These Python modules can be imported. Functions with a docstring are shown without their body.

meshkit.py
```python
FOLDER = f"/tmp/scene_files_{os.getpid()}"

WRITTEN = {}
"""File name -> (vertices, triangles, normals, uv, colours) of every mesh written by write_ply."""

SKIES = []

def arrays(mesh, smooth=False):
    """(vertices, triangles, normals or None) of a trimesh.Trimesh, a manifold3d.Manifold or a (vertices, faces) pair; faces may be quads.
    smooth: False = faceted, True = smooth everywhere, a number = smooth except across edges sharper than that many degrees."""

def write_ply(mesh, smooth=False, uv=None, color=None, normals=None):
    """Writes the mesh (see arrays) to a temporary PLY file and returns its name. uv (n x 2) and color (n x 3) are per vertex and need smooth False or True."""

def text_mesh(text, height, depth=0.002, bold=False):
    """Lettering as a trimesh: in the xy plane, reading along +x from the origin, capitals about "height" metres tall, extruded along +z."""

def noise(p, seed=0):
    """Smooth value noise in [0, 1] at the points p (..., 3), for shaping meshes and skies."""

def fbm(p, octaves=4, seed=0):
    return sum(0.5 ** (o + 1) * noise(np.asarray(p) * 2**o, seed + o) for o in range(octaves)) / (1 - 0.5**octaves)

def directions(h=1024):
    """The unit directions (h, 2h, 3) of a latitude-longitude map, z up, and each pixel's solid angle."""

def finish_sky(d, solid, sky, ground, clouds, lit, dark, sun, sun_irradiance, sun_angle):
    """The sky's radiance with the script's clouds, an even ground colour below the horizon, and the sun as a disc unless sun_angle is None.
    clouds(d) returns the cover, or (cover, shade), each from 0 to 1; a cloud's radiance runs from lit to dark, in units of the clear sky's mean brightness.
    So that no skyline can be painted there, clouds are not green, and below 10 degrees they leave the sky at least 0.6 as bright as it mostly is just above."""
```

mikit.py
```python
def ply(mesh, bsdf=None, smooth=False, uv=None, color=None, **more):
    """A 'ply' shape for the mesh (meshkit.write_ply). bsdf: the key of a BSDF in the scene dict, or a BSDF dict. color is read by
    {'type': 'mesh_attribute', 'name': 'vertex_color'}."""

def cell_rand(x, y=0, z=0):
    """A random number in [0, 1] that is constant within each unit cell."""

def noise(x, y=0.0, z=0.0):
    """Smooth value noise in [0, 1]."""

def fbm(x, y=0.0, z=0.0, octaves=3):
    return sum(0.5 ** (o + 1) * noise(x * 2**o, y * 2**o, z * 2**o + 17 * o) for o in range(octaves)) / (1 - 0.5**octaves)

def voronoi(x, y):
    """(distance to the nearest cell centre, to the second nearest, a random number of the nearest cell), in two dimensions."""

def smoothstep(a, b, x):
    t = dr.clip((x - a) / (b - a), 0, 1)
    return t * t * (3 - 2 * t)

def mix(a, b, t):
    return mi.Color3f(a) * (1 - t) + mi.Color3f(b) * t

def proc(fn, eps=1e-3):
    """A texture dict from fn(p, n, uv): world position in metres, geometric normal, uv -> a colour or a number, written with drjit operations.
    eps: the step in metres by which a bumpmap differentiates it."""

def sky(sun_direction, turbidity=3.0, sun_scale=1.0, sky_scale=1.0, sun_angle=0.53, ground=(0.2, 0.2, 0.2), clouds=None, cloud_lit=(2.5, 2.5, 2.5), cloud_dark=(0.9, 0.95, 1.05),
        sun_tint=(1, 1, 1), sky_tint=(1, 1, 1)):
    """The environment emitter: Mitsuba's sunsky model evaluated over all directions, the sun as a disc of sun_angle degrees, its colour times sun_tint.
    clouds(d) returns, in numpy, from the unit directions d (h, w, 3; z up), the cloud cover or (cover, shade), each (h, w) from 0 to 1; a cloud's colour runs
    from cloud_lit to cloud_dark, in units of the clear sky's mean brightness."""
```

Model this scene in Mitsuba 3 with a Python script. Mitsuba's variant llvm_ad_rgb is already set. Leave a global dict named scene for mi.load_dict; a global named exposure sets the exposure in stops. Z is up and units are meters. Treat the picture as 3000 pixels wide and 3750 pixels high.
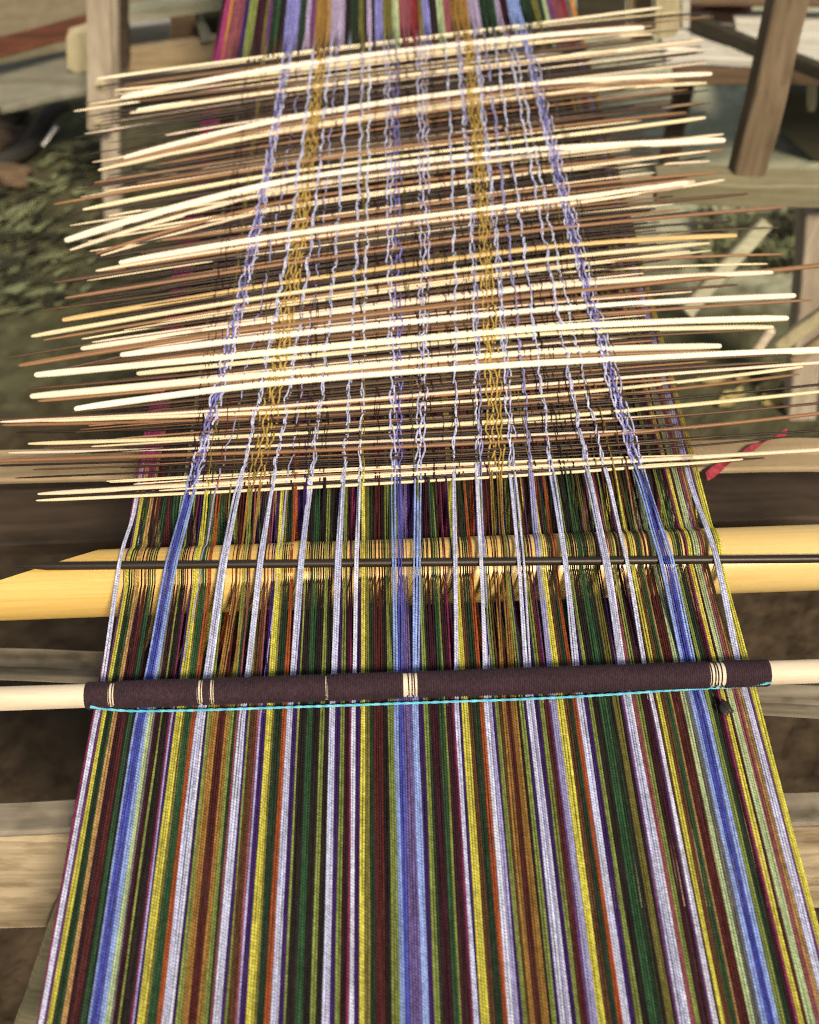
import math, random
import numpy as np, trimesh, drjit as dr, mitsuba as mi, mikit, manifold3d as m3
from mikit import noise, fbm, smoothstep, mix, cell_rand

T = mi.ScalarTransform4f
rng = np.random.default_rng(7)
scene, labels = {'type': 'scene'}, {}

# ------------------------------------------------------------------ camera, light, exposure
FL, VX, VY = 4200.0, 1340.0, -2876.0          # focal length and the warp's vanishing point, in the photograph's pixels
_d = np.array([VX - 1500, 1875 - VY, FL]); _d /= np.linalg.norm(_d)
_cy = math.sqrt(1 - _d[0]**2)
RIGHT = np.array([_cy, _d[0], 0.0]); _h = np.array([-_d[0], _cy, 0.0])
FWD = np.array([_h[0]*_d[2]/_cy, _h[1]*_d[2]/_cy, -_d[1]/_cy]); UP = np.array([_h[0]*_d[1]/_cy, _h[1]*_d[1]/_cy, _d[2]/_cy])
CAM = np.array([0, 0, 1.545])
scene['camera'] = {'type': 'thinlens', 'fov': 2*math.degrees(math.atan(1500/FL)), 'fov_axis': 'x', 'aperture_radius': 0.0036, 'focus_distance': 0.93,
                   'near_clip': 0.02, 'far_clip': 200.0, 'to_world': T().look_at(origin=CAM.tolist(), target=(CAM + FWD).tolist(), up=UP.tolist())}
scene['daylight'] = mikit.sky((0.26, -0.66, 0.70), turbidity=3, sun_scale=0.95, sky_scale=0.5, sun_angle=11, clouds=lambda d: np.ones(d.shape[:2]),
                              cloud_lit=(1.7, 1.7, 1.68), cloud_dark=(0.9, 0.9, 0.9), sun_tint=(1.0, 0.98, 0.94))
exposure = 1.85


def ray(x, y): return FWD + RIGHT*(x - 1500)/FL + UP*(1875 - y)/FL
def at_z(x, y, z): r = ray(x, y); return CAM + r*(z - CAM[2])/r[2]
def at_y(x, y, Y): r = ray(x, y); return CAM + r*(Y - CAM[1])/r[1]
def size(px, p): return px*float((np.asarray(p) - CAM) @ FWD)/FL      # metres that cover px pixels at the point p


def lin(r, g, b):
    c = np.array([r, g, b])/255.0
    return np.where(c < 0.04045, c/12.92, ((c + 0.055)/1.055)**2.4)


# ------------------------------------------------------------------ materials
def tex(fn, eps=1e-3): return mikit.proc(fn, eps)
def two(b): return {'type': 'twosided', 'bsdf': b}


def palette_texture(colors, tint, mid=None, far=None, change=(0, 1, 2, 3)):
    """colour number floor(uv.y) of the list, times tint(p, uv); along its length the yarn colour goes over to mid, with shade painted in, then to far"""
    def channels(c):
        c = np.array(c, np.float32)
        return [mi.Float(np.ascontiguousarray(c[:, k])) for k in range(3)]
    near, count = channels(colors), len(colors)
    mid_, far_ = (channels(mid), channels(far)) if far is not None else (None, None)
    def fn(p, n, uv):
        i = mi.UInt32(dr.clip(dr.floor(uv.y), 0, count - 1))
        c = mi.Color3f(*[dr.gather(mi.Float, ch, i) for ch in near])
        if far_:
            c = mix(c, mi.Color3f(*[dr.gather(mi.Float, ch, i) for ch in mid_]), smoothstep(change[0], change[1], uv.x))
            c = mix(c, mi.Color3f(*[dr.gather(mi.Float, ch, i) for ch in far_]), smoothstep(change[2], change[3], uv.x))
        return c*tint(p, uv)
    return tex(fn)


def wood(key, base, dark, along='x', scale=1.0, rough=0.75, bump=0.0008, stain=0.5, spec=0.3, mottle=0.25):
    def coords(p):
        a, b, c = {'x': (p.x, p.y, p.z), 'y': (p.y, p.x, p.z), 'z': (p.z, p.x, p.y)}[along]
        return a*scale, b*scale, c*scale
    def grain(p):
        a, b, c = coords(p)
        w = fbm(a*6, b*6, c*6)*0.02
        return fbm(a*5, (b + w)*130, (c + w)*130, 4)
    def col(p, n, uv):
        a, b, c = coords(p)
        g = smoothstep(0.3, 0.75, grain(p))
        s = smoothstep(0.4, 0.75, fbm(a*7 + 3, b*22, c*22, 3))*stain
        blot = smoothstep(0.45, 0.75, fbm(a*38*1.0, b*60, c*60, 4))*mottle
        return mix(base, dark, dr.clip(g*(0.6 - 0.35*mottle) + s*0.8 + blot*0.7, 0, 1))
    scene[key] = {'type': 'twosided', 'bsdf': {'type': 'bumpmap', 'arbitrary': tex(lambda p, n, uv: grain(p), 6e-4), 'scale': bump,
                  'nested': {'type': 'principled', 'base_color': tex(col), 'roughness': rough, 'specular': spec}}}


wood('grey_timber', (0.30, 0.28, 0.235), (0.09, 0.08, 0.062), stain=0.6, mottle=0.5)
wood('sandy_timber', (0.50, 0.43, 0.31), (0.20, 0.155, 0.10), stain=0.55, bump=0.003, mottle=0.7)
wood('tan_board', (0.42, 0.34, 0.22), (0.20, 0.155, 0.10), stain=0.35)
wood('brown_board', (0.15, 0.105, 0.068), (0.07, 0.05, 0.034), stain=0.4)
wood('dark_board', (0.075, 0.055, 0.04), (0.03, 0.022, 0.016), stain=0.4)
wood('red_board', (0.13, 0.048, 0.026), (0.05, 0.02, 0.012), stain=0.5)
wood('pale_post', (0.50, 0.46, 0.39), (0.28, 0.235, 0.185), along='z', stain=0.5)
wood('cream_post', (0.50, 0.47, 0.32), (0.30, 0.27, 0.17), along='z', stain=0.4)
wood('brown_post', (0.21, 0.165, 0.115), (0.09, 0.068, 0.045), along='z', stain=0.5)
wood('olive_board', (0.26, 0.25, 0.17), (0.14, 0.13, 0.085), stain=0.4)
wood('pale_green_board', (0.42, 0.44, 0.34), (0.22, 0.22, 0.16), stain=0.5)
wood('pale_panel', (0.25, 0.26, 0.22), (0.14, 0.14, 0.115), stain=0.5)
wood('white_panel', (0.56, 0.58, 0.56), (0.38, 0.38, 0.36), stain=0.4)
wood('bare_stick', (0.80, 0.74, 0.64), (0.56, 0.47, 0.34), stain=0.35, rough=0.5)
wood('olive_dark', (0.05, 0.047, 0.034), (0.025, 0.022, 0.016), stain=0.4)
scene['black_wood'] = two({'type': 'principled', 'base_color': tex(lambda p, n, uv: mix((0.012, 0.009, 0.008), (0.028, 0.02, 0.016), noise(p.x*30, p.y*400, p.z*400))), 'roughness': 0.45})
scene['black_rubber'] = two({'type': 'principled', 'base_color': tex(lambda p, n, uv: mix((0.012, 0.012, 0.012), (0.03, 0.027, 0.024), fbm(p.x*30, p.y*30, p.z*30))), 'roughness': 0.5})
scene['bright_metal'] = {'type': 'roughconductor', 'material': 'Al', 'alpha': 0.25}


def bamboo_col(p, n, uv):
    s = fbm(p.x*9, uv.y*60, 2.0, 4)
    node = noise(p.x*13 + 5)
    c = mix((0.60, 0.39, 0.10), (0.72, 0.55, 0.21), s)
    c = mix(c, (0.44, 0.26, 0.07), smoothstep(0.55, 0.8, fbm(p.x*5 + 9, uv.y*14, 0.5))*0.6)
    return mix(c, (0.70, 0.58, 0.30), smoothstep(0.0, 0.45, p.x)*0.7*(0.5 + node*0.5))
scene['bamboo'] = two({'type': 'principled', 'base_color': tex(bamboo_col), 'roughness': 0.33, 'specular': 0.5, 'clearcoat': 0.3, 'clearcoat_gloss': 0.7})


def wrap_col(p, n, uv):
    a = noise(p.x*900, uv.y*20)
    return mix((0.011, 0.005, 0.011), (0.046, 0.020, 0.038), a*0.7 + 0.3*noise(p.x*60, uv.y*5))
scene['dark_yarn'] = two({'type': 'principled', 'base_color': tex(wrap_col), 'roughness': 0.85, 'sheen': 0.6})
scene['cyan_string'] = two({'type': 'principled', 'base_color': tex(lambda p, n, uv: mix((0.06, 0.40, 0.66), (0.20, 0.66, 0.88), noise(p.x*250, p.y*100))), 'roughness': 0.8})
scene['red_cloth'] = two({'type': 'principled', 'base_color': tex(lambda p, n, uv: mix((0.22, 0.015, 0.04), (0.34, 0.05, 0.08), noise(p.x*300, p.y*300))), 'roughness': 0.9, 'sheen': 0.5})
scene['maroon_cloth'] = two({'type': 'principled', 'base_color': tex(lambda p, n, uv: mix((0.09, 0.028, 0.03), (0.22, 0.11, 0.11), smoothstep(0.55, 0.75, noise(p.x*26 + 1, p.z*70)))), 'roughness': 0.9, 'sheen': 0.4})


def ground_col(p, n, uv):
    big = fbm(p.x*1.6 + 4, p.y*1.6 + 1, 0.0, 3)
    fine = fbm(p.x*38, p.y*38, 0.0, 4)
    earth = mix((0.030, 0.022, 0.015), (0.085, 0.064, 0.044), fine)
    moss = mix((0.035, 0.036, 0.021), (0.11, 0.115, 0.07), fine)
    concrete = mix((0.27, 0.30, 0.23), (0.40, 0.43, 0.34), fine)
    far = smoothstep(1.25, 1.75, p.y + (big - 0.5)*0.8)
    c = mix(earth, moss, far)
    right = smoothstep(0.35, 0.6, p.x + (fbm(p.x*6, p.y*6) - 0.5)*0.5)*smoothstep(1.8, 2.15, p.y + (fbm(p.x*9 + 3, p.y*9) - 0.5)*0.5)
    c = mix(c, concrete, right)
    return mix(c, mix((0.15, 0.13, 0.09), (0.22, 0.20, 0.145), fine), smoothstep(2.9, 3.2, p.y)*(1 - smoothstep(-0.2, 0.2, p.x)))
scene['earth'] = {'type': 'twosided', 'bsdf': {'type': 'bumpmap', 'arbitrary': tex(lambda p, n, uv: fbm(p.x*30, p.y*30, 0.0, 4), 2e-3), 'scale': 0.02,
                  'nested': {'type': 'principled', 'base_color': tex(ground_col), 'roughness': 0.95, 'specular': 0.15}}}
scene['grass_leaf'] = two({'type': 'principled', 'base_color': tex(lambda p, n, uv: mix((0.022, 0.024, 0.013), (0.17, 0.20, 0.11), smoothstep(0.45, 0.8, noise(p.x*14, p.y*40)))), 'roughness': 0.7})
scene['dry_leaf'] = two({'type': 'principled', 'base_color': tex(lambda p, n, uv: mix((0.30, 0.24, 0.08), (0.48, 0.42, 0.20), noise(p.x*60, p.y*60))), 'roughness': 0.7})


# ------------------------------------------------------------------ helpers
def add(key, mesh, bsdf, **more):
    n, k = key, 0
    while n in scene:
        k += 1; n = f'{key}_{k:03d}'
    scene[n] = mikit.ply(mesh, bsdf, **more)
    return n


def number(key):
    n, k = key, 0
    taken = set(labels) | {x.split('__')[0] for x in scene}
    while n in taken:
        k += 1; n = f'{key}_{k:03d}'
    return n


def tag(key, label, category=None, group=None, kind=None):
    labels[key] = {k: v for k, v in dict(label=label, category=category, group=group, kind=kind).items() if v}
    return key


def tube(pts, rad, sides=8, index=0, cap=True, flat=1.0):
    """(vertices, faces, uv) of a tube along points; uv = (length, index + share of the way round)"""
    p = np.asarray(pts, float); n = len(p)
    t = np.gradient(p, axis=0); t /= np.linalg.norm(t, axis=1, keepdims=True)
    a = np.cross(t, np.where(np.abs(t[:, 2:]) < 0.9, [0, 0, 1.0], [1.0, 0, 0])); a /= np.linalg.norm(a, axis=1, keepdims=True)
    b = np.cross(a, t)
    r = np.broadcast_to(rad, (n,))
    ang = np.arange(sides)*2*np.pi/sides
    v = p[:, None] + r[:, None, None]*(np.cos(ang)[None, :, None]*a[:, None] + flat*np.sin(ang)[None, :, None]*b[:, None])
    s = np.concatenate([[0], np.cumsum(np.linalg.norm(np.diff(p, axis=0), axis=1))])
    uv = np.stack(np.broadcast_arrays(s[:, None], index + 0.05 + 0.9*np.abs(2*ang/(2*np.pi) - 1)[None, :]), -1)
    i, j = np.meshgrid(np.arange(n - 1), np.arange(sides), indexing='ij')
    q = np.stack([i*sides + j, i*sides + (j + 1) % sides, (i + 1)*sides + (j + 1) % sides, (i + 1)*sides + j], -1).reshape(-1, 4)
    f = np.vstack([q[:, [0, 1, 2]], q[:, [0, 2, 3]]])
    v = v.reshape(-1, 3); uv = uv.reshape(-1, 2)
    if cap:
        k = len(v)
        v = np.vstack([v, p[:1], p[-1:]]); uv = np.vstack([uv, uv[:1], uv[-1:]])
        j = np.arange(sides); jn = (j + 1) % sides; e = (n - 1)*sides
        f = np.vstack([f, np.stack([jn, j, np.full(sides, k)], 1), np.stack([e + j, e + jn, np.full(sides, k + 1)], 1)])
    f = f[:, ::-1]
    m = trimesh.Trimesh(v, f, process=False)
    return m, uv


def wobble(m, amp, freq, seed=0):
    v = np.array(m.vertices)
    import meshkit
    k = np.array([[1.0, 2.1, 0.7], [0.4, -1.3, 1.9], [-1.7, 0.6, 1.1]])
    ph = np.random.default_rng(seed).uniform(0, 6, (3, 3))
    d = np.stack([sum(np.sin(freq*(v @ k[i]*(1 + j)) + ph[i, j])/(1 + j) for j in range(3)) for i in range(3)], 1)
    m.vertices = v + amp*d
    return m


def beam(A, B, w, h, up=(0, 0, 1), bevel=0.003, segs=24, amp=0.0012, seed=0):
    """a squared timber with the middle of its top face running from A to B, w wide and h deep, edges bevelled, slightly uneven"""
    A, B, up = (np.asarray(x, float) for x in (A, B, up))
    t = (B - A)/np.linalg.norm(B - A)
    s = np.cross(t, up); s /= np.linalg.norm(s); u = np.cross(s, t)
    b = min(bevel, w*0.3, h*0.3)
    o = np.array([[-w/2 + b, 0], [w/2 - b, 0], [w/2, -b], [w/2, -h + b], [w/2 - b, -h], [-w/2 + b, -h], [-w/2, -h + b], [-w/2, -b]])
    n = len(o)
    q = np.linspace(0, 1, segs + 1)
    v = np.vstack([A + (B - A)*x + o[:, :1]*s + o[:, 1:]*u for x in q])
    i, j = np.meshgrid(np.arange(segs), np.arange(n), indexing='ij')
    quad = np.stack([i*n + j, i*n + (j + 1) % n, (i + 1)*n + (j + 1) % n, (i + 1)*n + j], -1).reshape(-1, 4)
    f = np.vstack([quad[:, [0, 1, 2]], quad[:, [0, 2, 3]]])
    e = segs*n
    cap = np.array([[0, k + 1, k] for k in range(1, n - 1)])
    f = np.vstack([f[:, ::-1] if False else f, cap, (cap + e)[:, ::-1]])
    m = trimesh.Trimesh(v, f, process=False)
    if m.volume < 0: m.invert()
    return wobble(m, amp, 11, seed)


def beam_px(back, crease, bottom, crease_far, z, seed=0, amp=0.0012, over=0.0, h=None):
    """a level timber from where the photograph shows the back edge, the front edge and the foot of its front face (all three in one pixel column) and the
    front edge's other end; its top is at height z"""
    c = at_z(*crease, z); e = at_z(*crease_far, z)
    t = e - c; t[2] = 0; t /= np.linalg.norm(t)
    s = np.cross([0, 0, 1.0], t)
    if s[1] < 0: s = -s
    w = abs(float((at_z(*back, z) - c) @ s))
    h = h or float(c[2] - at_y(*bottom, c[1])[2])
    return beam(c + s*w/2 - t*over, e + s*w/2 + t*over, w, h, segs=30, amp=amp, seed=seed), w, h


def board_y(px, Y, thick, seed=0, bevel=0.002):
    """an upright board: the outline (pixels) stands in the plane y = Y and goes back by thick"""
    import shapely.geometry as sg
    pts = np.array([at_y(x, y, Y) for x, y in px])
    poly = sg.Polygon(pts[:, [0, 2]]).buffer(-bevel).buffer(bevel, quad_segs=3)
    m = trimesh.creation.extrude_polygon(poly, thick)
    v = np.array(m.vertices)
    m.vertices = np.stack([v[:, 0], Y + v[:, 2], v[:, 1]], 1)
    if m.volume < 0: m.invert()
    return m


# ------------------------------------------------------------------ ground
gx, gy = np.meshgrid(np.linspace(-6, 6, 121), np.linspace(-4, 8, 121))
gz = 0.008*np.sin(gx*3.1 + 1)*np.cos(gy*2.7) + 0.006*np.sin(gx*7.3 + gy*5.1)
gi = np.arange(121*121).reshape(121, 121)
gf = np.stack([gi[:-1, :-1], gi[:-1, 1:], gi[1:, 1:], gi[1:, :-1]], -1).reshape(-1, 4)
add('ground', (np.stack([gx, gy, gz], -1).reshape(-1, 3), gf), 'earth', smooth=True)
tag('ground', 'dark trodden earth under the loom, mossy and paler further back', kind='structure')

# ------------------------------------------------------------------ loom frame and the things behind
def timber(key, mesh, bsdf, label, cat='beam', group=None):
    k = number(key); add(k, mesh, bsdf); tag(k, label, cat, group); return k

m, w, h = beam_px((0, 2356), (0, 2428), (0, 2492), (3000, 2578), 0.725, seed=1, over=0.25)
timber('cross_beam', m, 'grey_timber', 'weathered grey timber crossing under the warp beside the dark wrapped rod')
m, w, h = beam_px((0, 1642), (0, 1757), (0, 1778), (3000, 1716), 0.735, seed=2, over=0.25)
timber('cross_board', m, 'tan_board', 'tan board passing under the warp below the front row of sticks', 'board')
m, w, h = beam_px((0, 1785), (0, 1990), (0, 2040), (3000, 1895), 0.50, seed=3, over=0.25)
timber('lower_board', m, 'dark_board', 'dark brown low board behind the big bamboo pole', 'board')

k = number('front_beam')
m, w, h = beam_px((0, 2936), (0, 3062), (0, 3078), (3000, 3008), 0.715, seed=4, over=0.25, amp=0.0016)
add(k + '__top_plank', m, 'grey_timber')
m, w, h = beam_px((0, 3000), (0, 3086), (0, 3400), (3000, 3024), 0.695, seed=5, over=0.25, amp=0.003)
add(k + '__lower_timber', m, 'sandy_timber')
tag(k, 'thick sandy weathered beam with a cracked grey top plank, nearest beam to the viewer', 'beam')
A, B = at_z(212, 3420, 0.60), at_z(72, 3830, 0.30)
timber('slanting_strut', beam(A, B, 0.022, 0.03, up=(0, -1, 0.6), seed=6), 'olive_board', 'greenish grey slanting strut below the sandy beam at lower left', 'strut')

# right side
m, w, h = beam_px((2700, 606), (2700, 676), (2700, 757), (3050, 680), 0.55, seed=7, over=0.12)
timber('back_rail', m, 'olive_board', 'olive beige rail that the leaning brown post stands on', 'rail')
Yr = at_z(2700, 606, 0.55)[1]
A, B = at_y(2762, 612, Yr - 0.03), at_y(2930, -120, Yr + 0.0)
A = A + (A - B)*0.06
timber('leaning_post', beam(A, B, size(118, A), 0.045, up=(0, -1, 0.1), seed=8, amp=0.0015), 'brown_post', 'leaning brown wooden post with one dark side at upper right', 'post')
A = at_z(2936, 1545, 0.0); B = at_y(3010, 770, A[1])
timber('rail_leg', beam(A, B, size(96, A), 0.05, up=(0, -1, 0.1), seed=9), 'pale_post', 'pale grey post standing on the ground below the back rail at right', 'post')
A, B = at_y(2812, 815, Yr - 0.06), at_y(2520, 1150, Yr - 0.16)
timber('diagonal_brace', beam(A, B, size(58, A), 0.02, up=(0, -1, 0.5), seed=10), 'pale_green_board', 'pale broad brace slanting down to the left under the back rail', 'brace')
A, B = at_y(3090, 1110, Yr - 0.12), at_y(2850, 1282, Yr - 0.12)
timber('diagonal_brace', beam(A, B, size(52, A), 0.02, up=(0, -1, 0.5), seed=11), 'cream_post', 'cream slanting stick in front of the pale grey post, the upper of two', 'brace')
A, B = at_y(3110, 1180, Yr - 0.14), at_y(2910, 1330, Yr - 0.14)
timber('diagonal_brace', beam(A, B, size(40, A), 0.02, up=(0, -1, 0.5), seed=12), 'tan_board', 'tan slanting stick in front of the pale grey post, the lower of two', 'brace')
A, B = at_y(2826, 1214, Yr - 0.2), at_y(2768, 1290, Yr - 0.2)
timber('short_peg', beam(A, B, size(34, A), 0.014, up=(0, -1, 0.5), seed=13), 'bare_stick', 'short white wooden peg tilted beside the cream slanting stick', 'peg')

k = number('low_table')
m, w, h = beam_px((2700, 30), (2700, 214), (2700, 222), (3150, 222), 0.45, seed=14, amp=0.0008)
zt = 0.45
c0, c1 = at_z(2478, 214, zt), at_z(3200, 224, zt)
t = (c1 - c0)/np.linalg.norm(c1 - c0); s = np.array([-t[1], t[0], 0])
dep = float((at_z(2700, 34, zt) - at_z(2700, 216, zt)) @ s)
for i in range(4):      # the boards of the table top
    b0 = c0 + s*(dep*(i + 0.5)/4) - t*0.02
    add(k + '__top_board', beam(b0, b0 + t*0.75, dep/4 - 0.003, 0.018, seed=20 + i), 'white_panel')
add(k + '__apron', beam(c0 + s*0.012 - [0, 0, 0.019], c1 + s*0.012 - [0, 0, 0.019], 0.02, size(66, c0)*1.05, seed=15), 'brown_board')
for q in (0.03, 0.62):
    p0 = c0 + t*(q + 0.06) + s*0.32
    add(k + '__leg', beam([p0[0], p0[1], 0], [p0[0], p0[1], zt - 0.02], 0.04, 0.04, up=(0, 1, 0)), 'dark_board')
tag(k, 'low table with pale grey boards and a brown front edge behind the leaning post', 'table')
A, B = at_z(2520, 52, zt + 0.03), at_z(3060, 252, zt + 0.03)
timber('table_stick', beam(A, B, size(38, A), 0.028, seed=16), 'olive_dark', 'dark olive stick lying diagonally on the pale table top', 'stick')
m, w, h = beam_px((2700, -60), (2700, 2), (2700, 26), (3100, 8), zt + 0.05, seed=17, over=0.1)
timber('table_back_rail', m, 'brown_board', 'brown rail along the back of the pale table', 'rail')
# folded cloth on the table
k = number('folded_cloth')
for i in range(3):
    p0 = at_z(2535 + 6*i, 46, zt + 0.002)
    box = trimesh.creation.box([0.125 - 0.006*i, 0.09, 0.011]); box = box.subdivide_to_size(0.012)
    v = np.array(box.vertices); v[:, 2] += 0.0025*np.sin(v[:, 0]*60 + i)*np.cos(v[:, 1]*50); v[:, 0] += 0.004*np.sin(v[:, 1]*70 + 2*i)
    box.vertices = v + p0 + [0.06, 0.045, 0.006 + 0.0125*i]
    add(k + '__fold', box, 'maroon_cloth')
tag(k, 'folded maroon cloth on the far left of the pale table', 'cloth')
timber('dark_tray', beam(at_z(2612, 62, zt + 0.02), at_z(2690, 62, zt + 0.02), size(50, c0)*2, 0.02, seed=18), 'black_wood', 'small black block on the table in front of the maroon cloth', 'tray')  # plain solid block, near black
timber('upright_board', board_y([(2402, -120), (2496, -120), (2490, 105), (2468, 135), (2420, 142), (2402, 130)], 1.98, 0.03), 'cream_post', 'broad cream upright board right of the striped warp', 'board')
timber('upright_board', board_y([(2498, -120), (2530, -120), (2526, 102), (2500, 106)], 2.0, 0.03), 'white_panel', 'narrow white upright board next to the maroon cloth', 'board')
timber('upright_board', board_y([(2300, -120), (2386, -120), (2392, 140), (2310, 150)], 2.04, 0.03), 'tan_board', 'tan upright board next to the right edge of the warp', 'board')
timber('upright_board', board_y([(2115, -120), (2290, -120), (2295, 120), (2120, 140)], 2.35, 0.03), 'olive_dark', 'dark board beyond the right edge of the warp', 'board')
# dark chest and hanging peg
pk = at_z(2900, 600, 0.0)
timber('dark_chest', board_y([(2868, 340), (3120, 345), (3120, 590), (2985, 588), (2850, 470)], pk[1], 0.25), 'olive_dark', 'dark olive panel with a slanted lower edge behind the leaning post', 'panel')
p0, p1 = at_y(2975, 284, pk[1] - 0.1), at_y(2972, 402, pk[1] - 0.1)
m, uv = tube(np.linspace(p0, p1, 8), size(17, p0)*np.array([0.9, 1, 1, 1, 1, 1, 0.95, 0.7]), 12)
timber('hanging_peg', m, 'cream_post', 'short cream wooden peg hanging below the table edge', 'peg')

# left side
k = number('frame_post')
Yp = 2.16
add(k + '__board', board_y([(318, -120), (402, -120), (408, 250), (410, 462), (330, 478), (320, 470)], Yp, 0.022), 'pale_post')
A = at_z(402, 905, 0.0); B = at_y(396, 380, Yp + 0.03); A[1] = Yp + 0.06
add(k + '__upright', beam(A, at_y(385, -100, Yp + 0.05), size(66, B), 0.04, up=(0, -1, 0), seed=30), 'pale_post')
for x, y in ((369, 313), (370, 452)):
    p0 = at_y(x, y, Yp - 0.0); s0 = size(20, p0)
    pg, uv = tube([p0 + [0, 0.004, 0], p0 - [0, 0.004, 0], p0 - [0, 0.006, 0]], [s0, s0, s0*0.8], 16)
    add(k + '__peg', pg, 'cream_post')
    pn, uv = tube([p0 - [0, 0.002, 0], p0 - [0, 0.0075, 0]], [s0*0.4, s0*0.36], 12)
    add(k + '__nail', pn, 'black_wood')
tag(k, 'pale grey upright post with two pegs beside the left tips of the sticks', 'post')
m, w, h = beam_px((0, 232), (0, 392), (0, 420), (345, 318), 0.28, seed=31)
timber('low_bench', m, 'pale_panel', 'pale grey green low bench left of the pegged post', 'bench')
m, w, h = beam_px((0, 130), (0, 198), (0, 214), (318, 118), 0.36, seed=32, over=0.1)
timber('red_plank', m, 'red_board', 'dark reddish brown plank along the back of the pale bench', 'plank')
p0 = at_z(243, 262, 0.285); p1 = at_z(330, 240, 0.285)
timber('bench_block', board_y([(243, 135), (322, 112), (322, 258), (300, 262), (280, 268), (246, 250)], p0[1], 0.04), 'cream_post', 'small cream block on the bench against the pegged post', 'block')
timber('dark_post', board_y([(408, -100), (455, -100), (468, 255), (412, 258)], 2.42, 0.05), 'dark_board', 'dark brown post just right of the pegged post', 'post')
timber('pale_green_rail', board_y([(400, 62), (840, -14), (850, 30), (408, 92)], 2.46, 0.05), 'pale_green_board', 'pale green rail sloping up towards the warp at upper left', 'rail')
timber('white_panel', board_y([(455, 104), (618, 88), (622, 165), (464, 186)], 2.58, 0.03), 'white_panel', 'pale white rectangular panel under the pale green rail', 'panel')
timber('back_plank', board_y([(468, 192), (830, 140), (840, 240), (470, 262)], 2.52, 0.03), 'tan_board', 'tan plank below the white rectangular panel', 'plank')
timber('shade_panel', board_y([(455, 70), (900, 0), (900, 165), (455, 200)], 2.68, 0.03), 'brown_board', 'brown panel behind the white rectangular panel', 'panel')  # plain boards further back, this one brown, the next near black
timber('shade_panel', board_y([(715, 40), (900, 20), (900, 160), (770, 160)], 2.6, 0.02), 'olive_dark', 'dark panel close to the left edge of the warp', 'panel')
timber('thin_strut', board_y([(712, 62), (728, 58), (775, 146), (742, 156)], 2.5, 0.02), 'pale_panel', 'thin pale slanting strut near the left edge of the warp', 'strut')
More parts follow.
